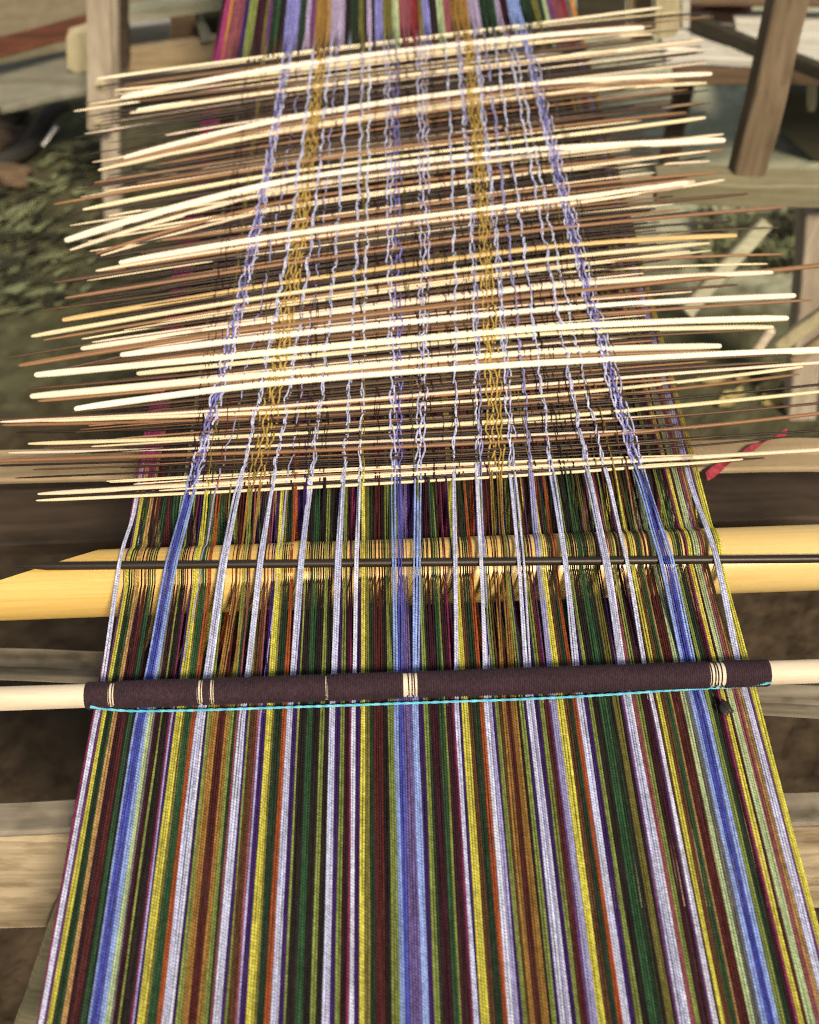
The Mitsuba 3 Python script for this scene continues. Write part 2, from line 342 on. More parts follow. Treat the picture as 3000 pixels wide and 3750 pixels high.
# the dark thing on the ground
k = number('dark_tool')
pts = [at_z(x, y, z) for x, y, z in ((250, 392, 0.06), (200, 400, 0.09), (160, 440, 0.08), (130, 500, 0.05), (70, 560, 0.03), (-20, 590, 0.03))]
from scipy.interpolate import make_interp_spline, PchipInterpolator
def curve(pts, n, k=2):
    pts = np.array(pts, float); s = np.concatenate([[0], np.cumsum(np.linalg.norm(np.diff(pts, axis=0), axis=1))])
    return make_interp_spline(s, pts, k=min(k, len(pts) - 1))(np.linspace(0, s[-1], n))
c = curve(pts, 40)
m, uv = tube(c, np.interp(np.linspace(0, 1, 40), [0, 0.2, 0.6, 1], [0.008, 0.018, 0.024, 0.02]), 10)
add(k + '__handle', m, 'black_rubber')
A, B = at_z(206, 462, 0.10), at_z(152, 530, 0.08)
add(k + '__metal_edge', beam(A, B, size(16, A), 0.006, seed=40, amp=0.0003), 'bright_metal')
tag(k, 'black curved handle with a shiny metal strip lying on the ground at far left', 'tool')
for i, (x, y, sz, lab) in enumerate(((20, 500, 0.05, 'dark stone at the far left edge below the bench'), (40, 640, 0.045, 'brown stone below the black curved handle'), (25, 420, 0.04, 'small dark stone beside the bench front'))):
    st = trimesh.creation.icosphere(3, 1.0); v = np.array(st.vertices)
    st.vertices = v*np.array([1.2, 0.9, 0.6])*sz*(1 + 0.16*np.sin(v @ np.array([3, 1.7, 2.2]) + i*2)[:, None] + 0.09*np.sin(v @ np.array([-2, 5, 3.1]) + i)[:, None]) + at_z(x, y, 0.02)
    timber('stone', st, 'brown_board' if i == 1 else 'dark_board', lab, 'stone')

# ------------------------------------------------------------------ big bamboo pole under the warp
ZB = 0.8
pl, pr = at_z(215, 2142, ZB - 0.0225), at_z(3000, 2040, ZB - 0.0225)
RB = size(122, (pl + pr)/2)
td = (pr - pl)/np.linalg.norm(pr - pl)
pa, pb = pl - td*0.085, pr + td*0.22
BAM0, BAM1 = pa.copy(), pb.copy()
n = 90
q = np.linspace(0, 1, n); L = np.linalg.norm(pb - pa)
rad = np.full(n, RB); 
for node in (0.30, 0.93):
    rad += 0.0022*np.exp(-((q - node)*L/0.006)**2) - 0.001*np.exp(-((q - node)*L/0.002)**2)
rad *= 1 + 0.004*np.sin(q*9)
cp = pa + (pb - pa)*q[:, None]; cp[:, 2] += 0.0005*np.sin(q*5)
m, uv = tube(cp, rad, 40, cap=False)
# the left end is cut on the slant: points beyond the slanted cut slide along the pole onto it
v = np.array(m.vertices); s_ = (v - pa) @ td; up_ = v[:, 2] - (ZB - 0.0225); back_ = v[:, 1] - pa[1] - (s_*td[1])
cut = 0.02 + 0.10*np.clip((back_*0.75 + up_*0.66)/RB, -1, 1)
sh = np.where(s_ < cut, cut - s_, 0); v = v + sh[:, None]*td
inner = m.copy(); m.vertices = v
k = number('bamboo_pole')
n_ring = 40
vi = v.copy(); ax = pa + td*((v - pa) @ td)[:, None]; vi = ax + (v - ax)*0.8
both = trimesh.util.concatenate([trimesh.Trimesh(v, m.faces, process=False), trimesh.Trimesh(vi, m.faces[:, ::-1], process=False)])
ring = np.arange(n_ring); N = len(v)
rim = np.vstack([np.stack([ring, (ring + 1) % n_ring, N + ring], 1), np.stack([(ring + 1) % n_ring, N + (ring + 1) % n_ring, N + ring], 1)])
both = trimesh.Trimesh(both.vertices, np.vstack([both.faces, rim]), process=False)
add(k, both, 'bamboo', smooth=True, uv=np.vstack([uv, uv]))
tag(k, 'thick golden bamboo pole lying across under the warp, its left end cut on the slant', 'pole')
def bam_y(X): return pa[1] + (X - pa[0])*td[1]/td[0]
ZTOP = ZB - 0.0225 + RB

# thin black rod over it
ROD_Z = ZTOP + 0.0035
ra, rb = at_z(62, 2074, ROD_Z), at_z(3000, 2046, ROD_Z)
rb = rb + (rb - ra)*0.08
RR = size(15.5, (ra + rb)/2)
n = 60; q = np.linspace(0, 1, n)
cp = ra + (rb - ra)*q[:, None]
m, uv = tube(cp, RR*np.clip(0.25 + q*22, 0, 1), 12)
k = number('black_rod'); add(k, m, 'black_wood', smooth=True)
tag(k, 'thin black pointed rod laid across the warp above the golden bamboo', 'rod')
def rod_y(X): return ra[1] + (X - ra[0])*(rb[1] - ra[1])/(rb[0] - ra[0])

# ------------------------------------------------------------------ pattern sticks
# (left tip, x=1000 height, x=2000 height, right tip, thickness in pixels, tone): read off the photograph
S = [((354, 287), 203, 84, (2426, 29), 13, 0), ((430, 296), 222, 104, (2610, 45), 9, 3), ((443, 359), 252, 131, (2358, 104), 24, 0), ((420, 330), 268, 148, (2390, 122), 13, 1),
     ((470, 372), 312, 188, (2400, 140), 14, 4), ((475, 412), 336, 213, (2574, 141), 17, 1), ((500, 402), 324, 200, (2555, 178), 11, 0),
     ((428, 560), 415, 280, (2460, 222), 10, 3), ((452, 580), 444, 306, (2607, 275), 22, 0), ((430, 596), 468, 326, (2470, 292), 15, 2), ((359, 624), 490, 345, (2590, 300), 16, 1),
     ((400, 640), 540, 405, (2600, 330), 8, 3), ((330, 680), 590, 450, (2490, 388), 12, 4), ((196, 744), 610, 470, (2515, 412), 14, 2), ((420, 690), 560, 430, (2470, 400), 9, 3),
     ((304, 770), 640, 505, (2585, 432), 17, 1), ((238, 885), 672, 545, (2656, 514), 26, 0), ((255, 912), 702, 568, (2650, 492), 18, 1), ((560, 800), 690, 556, (2520, 498), 12, 4),
     ((352, 928), 748, 610, (2652, 544), 14, 2), ((370, 940), 768, 628, (2600, 590), 11, 1), ((480, 905), 800, 660, (2590, 575), 10, 3), ((590, 880), 826, 690, (2630, 630), 15, 2),
     ((435, 960), 868, 738, (2545, 661), 22, 0), ((350, 990), 890, 757, (2655, 652), 16, 1), ((197, 1039), 912, 780, (2740, 712), 14, 4), ((460, 985), 930, 800, (2400, 770), 12, 3),
     ((238, 1094), 975, 842, (2872, 760), 16, 2), ((300, 1100), 1000, 862, (2680, 812), 10, 3), ((145, 1138), 1020, 884, (2855, 832), 10, 4), ((226, 1167), 1040, 904, (2700, 860), 22, 5),
     ((113, 1230), 1085, 952, (2600, 890), 18, 1), ((160, 1250), 1110, 975, (2870, 932), 12, 2), ((300, 1245), 1128, 1000, (2812, 966), 9, 1), ((12, 1312), 1148, 1020, (2500, 985), 9, 4),
     ((296, 1277), 1172, 1050, (2830, 1002), 22, 1), ((67, 1335), 1195, 1080, (3080, 962), 22, 2), ((125, 1372), 1205, 1096, (2704, 1036), 12, 4), ((440, 1300), 1232, 1132, (2916, 1078), 26, 0),
     ((240, 1365), 1256, 1160, (2974, 1097), 13, 2), ((127, 1377), 1292, 1201, (2888, 1166), 27, 0), ((500, 1368), 1318, 1222, (2835, 1194), 20, 1), ((101, 1430), 1345, 1252, (2780, 1210), 14, 4),
     ((110, 1451), 1372, 1288, (2643, 1263), 28, 0), ((139, 1470), 1388, 1308, (2640, 1290), 14, 2), ((272, 1497), 1405, 1330, (3080, 1276), 25, 0), ((260, 1512), 1440, 1352, (2900, 1300), 10, 4),
     ((-60, 1540), 1478, 1384, (2860, 1330), 13, 4), ((0, 1543), 1492, 1408, (3090, 1318), 14, 1), ((150, 1545), 1512, 1448, (2942, 1342), 15, 1), ((8, 1560), 1530, 1470, (2928, 1372), 13, 2),
     ((60, 1582), 1556, 1500, (3080, 1402), 10, 3), ((101, 1620), 1590, 1528, (3090, 1422), 17, 1), ((160, 1640), 1610, 1560, (3070, 1474), 12, 4), ((30, 1656), 1634, 1592, (2557, 1570), 12, 1),
     ((-40, 1690), 1658, 1610, (3080, 1502), 15, 2), ((-80, 1702), 1672, 1632, (3090, 1568), 9, 3), ((120, 1720), 1690, 1650, (2640, 1602), 8, 4), ((58, 1752), 1716, 1676, (2900, 1600), 9, 3),
     ((136, 1804), 1758, 1705, (3090, 1640), 19, 1), ((140, 1822), 1776, 1722, (2800, 1676), 10, 3), ((133, 1837), 1794, 1738, (2720, 1686), 13, 1)]
tones = [(0.90, 0.84, 0.72), (0.78, 0.69, 0.53), (0.27, 0.15, 0.082), (0.022, 0.012, 0.009), (0.085, 0.048, 0.026), (0.56, 0.41, 0.19)]
tone_word = ['bright cream', 'cream', 'reddish tan', 'dark brown', 'brown', 'golden']
rs = np.random.default_rng(11)
rows = list(S)
filled = []
for a, b in zip(S[:-1], S[1:]):            # the sticks that show only between and below their neighbours
    gap = b[1] - a[1]
    for i in range(int(gap//9)):
        f = (i + 1)/(int(gap//9) + 1) + rs.uniform(-0.08, 0.08)
        ml = a[1] + f*gap; mr = a[2] + f*(b[2] - a[2]) + rs.uniform(-4, 4)
        xl = rs.uniform(250, 620); xr = rs.uniform(2300, 2620)
        slope = (mr - ml)/1000
        filled.append(((xl, ml + (1000 - xl)*(-slope)*1.12 + 4), ml, mr, (xr, mr + (xr - 2000)*slope*0.85), rs.uniform(5, 10), int(rs.choice([3, 3, 3, 3, 4, 2, 1, 1]))))
rows = sorted(S + filled, key=lambda r: r[1] + r[2])[::-1]      # nearest first
ordinal = lambda n: f"{n}{'th' if 10 <= n % 100 <= 20 else {1: 'st', 2: 'nd', 3: 'rd'}.get(n % 10, 'th')}"
stick_cols = []
sticks = []
for i, (lt, yl, yr, rt, px, tone) in enumerate(rows):
    ZS = ZB + 0.0052 + (0.0 if px > 13 else -0.0012)
    ctrl = [lt, (1000, yl), (2000, yr), rt]
    pts = np.array([at_z(x, y, ZS) for x, y in ctrl])
    c = make_interp_spline(pts[:, 0], pts[:, 1], k=3 if (pts[1, 0] - pts[0, 0] > 0.05 and pts[3, 0] - pts[2, 0] > 0.05) else 2)
    # cubics through four points can overshoot: blend with the straight run
    X = pts[0, 0] + (pts[-1, 0] - pts[0, 0])*np.concatenate([[0, 0.0025], np.linspace(0.007, 0.993, 44), [0.9975, 1]])
    Yc = 0.65*c(X) + 0.35*np.interp(X, pts[:, 0], pts[:, 1])
    R0 = size(px/2, pts[1])*(1.05 if px >= 20 else 0.98)
    q = (X - X[0])/(X[-1] - X[0])
    prof = R0*(1 + 0.05*np.sin(q*7 + i) + 0.04*np.sin(q*19 + 2*i))
    tl, tr = rs.uniform(0.012, 0.04, 2)
    e0 = 0.72 if px >= 20 else 0.5
    prof *= np.clip(e0 + (1 - e0)*q/tl, 0, 1)*np.clip(e0 + (1 - e0)*(1 - q)/tr, 0, 1)
    prof[[0, -1]] *= 0.6
    Z = ZS + 0.0008*np.sin(q*3 + i*1.7) + 0.0015*(4*(q - 0.5)**2)*rs.uniform(-1, 1)
    P = np.stack([X, Yc, Z], 1)
    base = np.array(tones[tone])*rs.uniform(0.86, 1.12)*np.array([1, rs.uniform(0.95, 1.03), rs.uniform(0.88, 1.08)])
    stick_cols.append(np.clip(base, 0, 0.92))
    m, uv = tube(P, prof, 10, index=i, flat=rs.uniform(0.75, 1.0))
    sticks.append((P, prof, m, uv, tone, px, lt, rt))
def stick_tint(p, uv):
    g = 0.5*fbm(uv.x*9, uv.y*37, 0.0, 3) + 0.5*fbm(uv.x*14, uv.y*11, 3.0, 3)
    knot = smoothstep(0.93, 0.965, noise(uv.x*26, dr.floor(uv.y)*7.3))
    return (0.50 + 0.95*g)*(1 - 0.45*knot)
scene['stick_bamboo'] = two({'type': 'principled', 'base_color': palette_texture(stick_cols, stick_tint), 'roughness': 0.42, 'specular': 0.35})
for i, (P, prof, m, uv, tone, px, lt, rt) in enumerate(sticks):
    k = number('pattern_stick')
    add(k, m, 'stick_bamboo', smooth=True, uv=uv)
    thick = 'thick' if px >= 20 else 'medium' if px >= 13 else 'thin'
    end = 'right end out of frame' if rt[0] > 3000 else 'left end out of frame' if lt[0] < 0 else 'left tip far out' if lt[0] < 200 else 'right tip far out' if rt[0] > 2800 else 'both tips short' if lt[0] > 400 else 'both tips in view'
    tag(k, f'{thick} {tone_word[tone]} stick through the warp, {ordinal(i + 1)} from the front, {end}', 'stick', 'bamboo pattern sticks held in the warp')

# ------------------------------------------------------------------ heddle rod
ha, hb = at_z(318, 2548, ZB + 0.0125), at_z(2812, 2464, ZB + 0.0125)
hd = (hb - ha)/np.linalg.norm(hb - ha); HL = np.linalg.norm(hb - ha)
RH = size(49, (ha + hb)/2)
def heddle_y(X): return ha[1] + (X - ha[0])*hd[1]/hd[0]
k = number('heddle_rod')
m, uv = tube([ha - hd*x for x in (0.14, 0.136, 0.12, 0.0, -HL/2, -HL, -HL - 0.12)], np.array([0.72, 0.84, 0.92, 0.88, 0.88, 0.90, 0.92])*RH, 24)
add(k + '__bare_stick', m, 'bare_stick', smooth=30)
# the dark yarn is wound on turn by turn: ribbed sleeves with bare gaps between
gaps = [(0.038, 0.0045), (0.166, 0.004), (0.183, 0.0035), (0.349, 0.0025), (0.4715, 0.011), (0.922, 0.012)]
edges, last = [], 0.0
for pos, wd in gaps:
    edges.append((last, pos*HL - wd/2)); last = pos*HL + wd/2
edges.append((last, HL))
for a, b in edges:
    turns = max(2, int((b - a)/0.0017)); nn = turns*4 + 1
    s = np.linspace(a, b, nn)
    r = RH*(1 + 0.012*np.sin(s*40) + 0.01*np.sin(s*133 + 1)) + 0.00042*np.cos(np.arange(nn)*np.pi/2)
    r[0] *= 0.93; r[-1] *= 0.93
    m, uv = tube(ha + hd*s[:, None], r, 22, index=0)
    add(k + '__yarn_wrapping', m, 'dark_yarn', smooth=True, uv=uv)
for pos, wd in gaps:                       # single turns of yarn crossing the bare gaps
    for j in range(2 if wd < 0.006 else 4):
        s0 = pos*HL - wd/2 + wd*(j + 0.55)/(2.4 if wd < 0.006 else 5) + (0.003 if wd > 0.006 and pos < 0.6 else 0)
        ang = np.linspace(0, 2*np.pi, 26)
        side = np.cross(hd, [0, 0, 1]); upv = np.cross(side, hd)
        ringp = ha + hd*(s0 + 0.0011*ang/6.28*(1 if j % 2 else -1))[:, None] + (RH*0.965)*(np.cos(ang)[:, None]*side + np.sin(ang)[:, None]*upv)
        m, uv = tube(ringp, 0.00042, 6)
        add(k + '__yarn_turn', m, 'dark_yarn', smooth=True)
sp = curve([at_z(x, y, z) for x, y, z in ((330, 2588, 0.815), (420, 2600, 0.806), (620, 2603, 0.8035), (1000, 2592, 0.8035), (1500, 2575, 0.8035), (2200, 2546, 0.8035), (2560, 2522, 0.8045), (2740, 2511, 0.808), (2825, 2500, 0.816))], 400)
rsz = size(6.2, sp[200])
for j in range(2):                          # two plies twisted
    ph = np.arange(400)*0.55 + j*np.pi
    pp = sp + 0.30*rsz*np.stack([0*ph, np.cos(ph), np.sin(ph)], 1)
    m, uv = tube(pp, rsz*0.60, 6)
    add(k + '__blue_string', m, 'cyan_string', smooth=True)
kn = trimesh.creation.icosphere(3, 1.0); v = np.array(kn.vertices)
kn.vertices = v*np.array([0.0045, 0.0065, 0.0028])*(1 + 0.2*np.sin(v @ np.array([4, 3, 2]))[:, None]) + at_z(2660, 2590, 0.808)
add(k + '__yarn_knot', kn, 'black_rubber', smooth=True)
tag(k, 'white stick wound with dark purple yarn, a light blue string along its near side', 'heddle rod')

# ------------------------------------------------------------------ the warp
XL, XR = -0.2262, 0.2768
# colour: (albedo, share of its width kept behind the heddle rod, is a pattern yarn)
C = {'white': ((0.54, 0.60, 0.92), 0.98, 1), 'lav': ((0.36, 0.37, 0.72), 0.92, 1), 'yellow': ((0.55, 0.54, 0.095), 0.92, 0), 'ygreen': ((0.20, 0.26, 0.075), 0.62, 0),
     'olive': ((0.16, 0.15, 0.045), 0.6, 0), 'pgreen': ((0.40, 0.52, 0.32), 0.8, 0), 'green': ((0.03, 0.085, 0.042), 0.66, 0), 'dgreen': ((0.02, 0.04, 0.026), 0.6, 0),
     'mar': ((0.072, 0.018, 0.02), 0.42, 0), 'dmar': ((0.038, 0.012, 0.022), 0.4, 0), 'brown': ((0.095, 0.045, 0.025), 0.42, 0), 'dark': ((0.02, 0.016, 0.018), 0.55, 0),
     'blue': ((0.065, 0.085, 0.46), 0.7, 1), 'lblue': ((0.26, 0.38, 0.80), 0.9, 1), 'pblue': ((0.14, 0.11, 0.33), 0.22, 0), 'navy': ((0.04, 0.016, 0.12), 0.5, 0),
     'purple': ((0.13, 0.045, 0.18), 0.6, 0), 'mag': ((0.20, 0.03, 0.10), 0.6, 0), 'rust': ((0.30, 0.075, 0.028), 0.8, 0), 'gold': ((0.27, 0.155, 0.045), 0.42, 2),
     'tan': ((0.36, 0.23, 0.10), 0.8, 0), 'grey': ((0.12, 0.13, 0.14), 0.6, 0), 'rose': ((0.25, 0.08, 0.11), 0.6, 0)}
def strip(x0, k, items): return [(x0 + a/k, c) for a, c in items]
stripe = strip(150, 2.875, [(140, 'mag'), (162, 'white'), (208, 'purple'), (245, 'yellow'), (310, 'dgreen'), (345, 'green'), (388, 'tan'), (425, 'dmar'), (480, 'mar'), (545, 'dark'), (575, 'green'), (622, 'dark'),
    (650, 'lblue'), (692, 'blue'), (752, 'lblue'), (805, 'pgreen'), (860, 'grey'), (890, 'dmar'), (945, 'ygreen'), (990, 'dark'), (1050, 'mag'), (1075, 'lav'), (1115, 'navy'), (1150, 'yellow'), (1215, 'olive'),
    (1260, 'green'), (1320, 'rust'), (1382, 'white'), (1480, 'navy'), (1530, 'ygreen'), (1575, 'dark')]) + \
  strip(700, 2.875, [(0, 'gold'), (30, 'gold'), (75, 'mar'), (150, 'gold'), (200, 'ygreen'), (250, 'dgreen'), (285, 'rose'), (310, 'white'), (385, 'navy'), (415, 'ygreen'), (455, 'brown'), (525, 'rose'), (555, 'lav'),
    (592, 'navy'), (630, 'yellow'), (710, 'olive'), (760, 'dgreen'), (820, 'rust'), (880, 'white'), (965, 'navy'), (1005, 'ygreen'), (1050, 'dark'), (1115, 'green'), (1215, 'dark'), (1290, 'ygreen'), (1345, 'dark'),
    (1385, 'white'), (1485, 'navy'), (1530, 'ygreen'), (1595, 'dmar')]) + \
  strip(1250, 2.875, [(68, 'mag'), (95, 'white'), (140, 'navy'), (185, 'yellow'), (255, 'olive'), (295, 'dgreen'), (360, 'mar'), (465, 'dark'), (520, 'ygreen'), (585, 'lblue'), (640, 'blue'), (705, 'pblue'), (810, 'lblue'),
    (905, 'navy'), (940, 'ygreen'), (990, 'dgreen'), (1030, 'dmar'), (1150, 'green'), (1185, 'ygreen'), (1220, 'dmar'), (1300, 'mag'), (1325, 'white'), (1370, 'navy'), (1415, 'yellow'), (1500, 'brown'), (1555, 'dgreen')]) + \
  strip(1800, 2.875, [(40, 'rust'), (98, 'white'), (160, 'lav'), (195, 'navy'), (235, 'ygreen'), (290, 'brown'), (325, 'gold'), (370, 'mar'), (415, 'gold'), (495, 'dark'), (535, 'ygreen'), (590, 'navy'), (618, 'white'), (665, 'lav'),
    (685, 'white'), (730, 'navy'), (765, 'ygreen'), (820, 'mar'), (890, 'purple'), (920, 'lav'), (990, 'yellow'), (1075, 'brown'), (1110, 'dgreen'), (1180, 'rust'), (1240, 'white'), (1320, 'navy'), (1370, 'ygreen'),
    (1415, 'dark'), (1490, 'green'), (1590, 'dgreen')]) + \
  strip(2350, 2.654, [(40, 'dark'), (80, 'olive'), (140, 'dark'), (185, 'purple'), (212, 'white'), (310, 'rose'), (340, 'ygreen'), (390, 'dmar'), (470, 'purple'), (490, 'white'), (540, 'brown'), (565, 'yellow'), (635, 'brown'), (670, 'green'),
    (730, 'tan'), (752, 'mar'), (850, 'pgreen'), (900, 'grey'), (945, 'lblue'), (995, 'blue'), (1070, 'lblue'), (1112, 'grey'), (1135, 'ygreen'), (1175, 'dgreen'), (1215, 'dmar'), (1265, 'mag'), (1287, 'yellow'), (1340, 'mar'),
    (1380, 'pgreen'), (1450, 'rose'), (1500, 'tan'), (1550, 'white'), (1610, 'purple'), (1640, 'yellow'), (1722, 'end')])
sx = np.array([s[0] for s in stripe]); sc = [s[1] for s in stripe]
US = (sx - sx[0])/(sx[-1] - sx[0])
NT = 298
pitch = (XR - XL)/NT
u = (np.arange(NT) + 0.5)/NT
kinds = [sc[min(max(np.searchsorted(US, x, side='right') - 1, 0), len(sc) - 2)] for x in u]
# pattern yarns draw together under the sticks
def gather_u(x): return np.interp(x, [0, 0.055, 0.065, 0.092, 0.20, 0.30, 0.449, 0.49, 0.54, 0.62, 0.72, 0.80, 0.89, 0.915, 0.93, 1], [0, 0.10, 0.195, 0.225, 0.30, 0.37, 0.45, 0.585, 0.62, 0.68, 0.75, 0.79, 0.822, 0.845, 0.90, 1])
first_y = np.array([P[:, 1].min() for P, *_ in sticks]).min()
bundle = []
b = -1
for i in range(NT):
    pat = C[kinds[i]][2] and 0.06 < u[i] < 0.925
    if pat and (i == 0 or not bundle[-1][0] or kinds[i] != kinds[i - 1]): b += 1
    bundle.append((bool(pat), b))
size_of = {bb: [i for i in range(NT) if bundle[i] == (True, bb)] for bb in range(b + 1)}
plain = [i for i in range(NT) if not bundle[i][0]]
FU = gather_u(u)
FU[plain] = (np.arange(len(plain)) + 0.5)/len(plain)        # beyond the sticks the plain yarns spread out evenly
SP = [(2600, 0), (2300, 0.08), (2000, 0.16), (1750, 0.24), (1600, 0.34), (1300, 0.50), (1000, 0.66), (500, 0.86), (100, 1.0)]
SY = PchipInterpolator([float(at_z(1500, y_, ZB)[1]) for y_, _ in SP], [v_ for _, v_ in SP])
SLO, SHI = float(at_z(1500, 2600, ZB)[1]), float(at_z(1500, 100, ZB)[1])
rt_ = np.random.default_rng(5)
warp_cols = []
YN, YF = 0.03, 2.15
for i in range(NT):
    alb, cov, _ = C[kinds[i]]
    warp_cols.append(np.clip(np.array(alb)*rt_.uniform(0.82, 1.15), 0, 0.9))
top = strip(750, 2.464, [(95, 'dmar'), (122, 'tmag'), (172, 'torange'), (195, 'rose'), (315, 'navy'), (355, 'ygreen'), (428, 'dmar'), (515, 'olive'), (545, 'purple'), (575, 'dgreen'), (612, 'green'), (645, 'dark'), (705, 'tblue'),
    (835, 'dgreen'), (880, 'tlav'), (930, 'purple'), (975, 'tgold'), (1080, 'tan'), (1118, 'tlav'), (1240, 'dark'), (1300, 'dgreen'), (1370, 'olive'), (1420, 'dark'), (1440, 'tlav'), (1490, 'dark'), (1520, 'tblue'), (1590, 'olive'), (1680, 'pgreen')]) + \
  strip(1450, 2.464, [(8, 'rose'), (130, 'tred'), (195, 'olive'), (240, 'tblue'), (300, 'dark'), (365, 'pgreen'), (430, 'rose'), (495, 'tgold'), (655, 'tlav'), (765, 'dgreen'), (890, 'green'), (915, 'tlav'), (965, 'dmar'), (1035, 'lblue'),
    (1145, 'dgreen'), (1255, 'olive'), (1310, 'dgreen'), (1365, 'pgreen'), (1405, 'purple'), (1445, 'rose'), (1530, 'tred'), (1580, 'grey'), (1620, 'torange'), (1662, 'end')])
TOPC = {'tmag': (0.36, 0.05, 0.20), 'torange': (0.55, 0.26, 0.07), 'tblue': (0.24, 0.25, 0.66), 'tlav': (0.40, 0.35, 0.58), 'tgold': (0.27, 0.16, 0.045), 'tred': (0.22, 0.03, 0.04)}
tx = np.array([t_[0] for t_ in top]); TU = (tx - tx[0])/(tx[-1] - tx[0])
far_cols = []
for i in range(NT):
    kf = top[min(max(np.searchsorted(TU, FU[i], side='right') - 1, 0), len(top) - 2)][1]
    far_cols.append(np.clip(np.array(TOPC.get(kf) if kf in TOPC else C[kf][0])*rt_.uniform(0.75, 1.2), 0, 0.9))
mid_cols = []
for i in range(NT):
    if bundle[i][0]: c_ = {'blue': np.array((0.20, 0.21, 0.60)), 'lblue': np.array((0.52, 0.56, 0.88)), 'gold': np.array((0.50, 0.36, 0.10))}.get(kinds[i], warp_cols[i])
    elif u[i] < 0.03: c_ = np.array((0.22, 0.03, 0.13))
    else: c_ = 0.38*warp_cols[i]*np.array((0.9, 0.8, 1.0)) + 0.62*np.array((0.030, 0.014, 0.013))  # shade cast by the sticks, painted into the plain yarns
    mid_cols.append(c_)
def warp_tint(p, uv):
    ply_ = 0.5 + 0.5*dr.sin(uv.x*2700 + dr.floor(uv.y)*2.399 + noise(uv.x*60, uv.y)*4 + (uv.y - dr.floor(uv.y))*5)
    slub = noise(uv.x*45, dr.floor(uv.y)*3.7)
    fine = noise(uv.x*420, dr.floor(uv.y)*5.1)
    return (0.70 + 0.46*ply_)*(0.74 + 0.44*slub)*(0.70 + 0.58*fine)
scene['cotton_yarn'] = two({'type': 'principled', 'base_color': palette_texture(warp_cols, warp_tint, mid_cols, far_cols, (0.665, 0.74, 1.42, 1.56)), 'roughness': 0.85, 'specular': 0.15, 'sheen': 0.08})

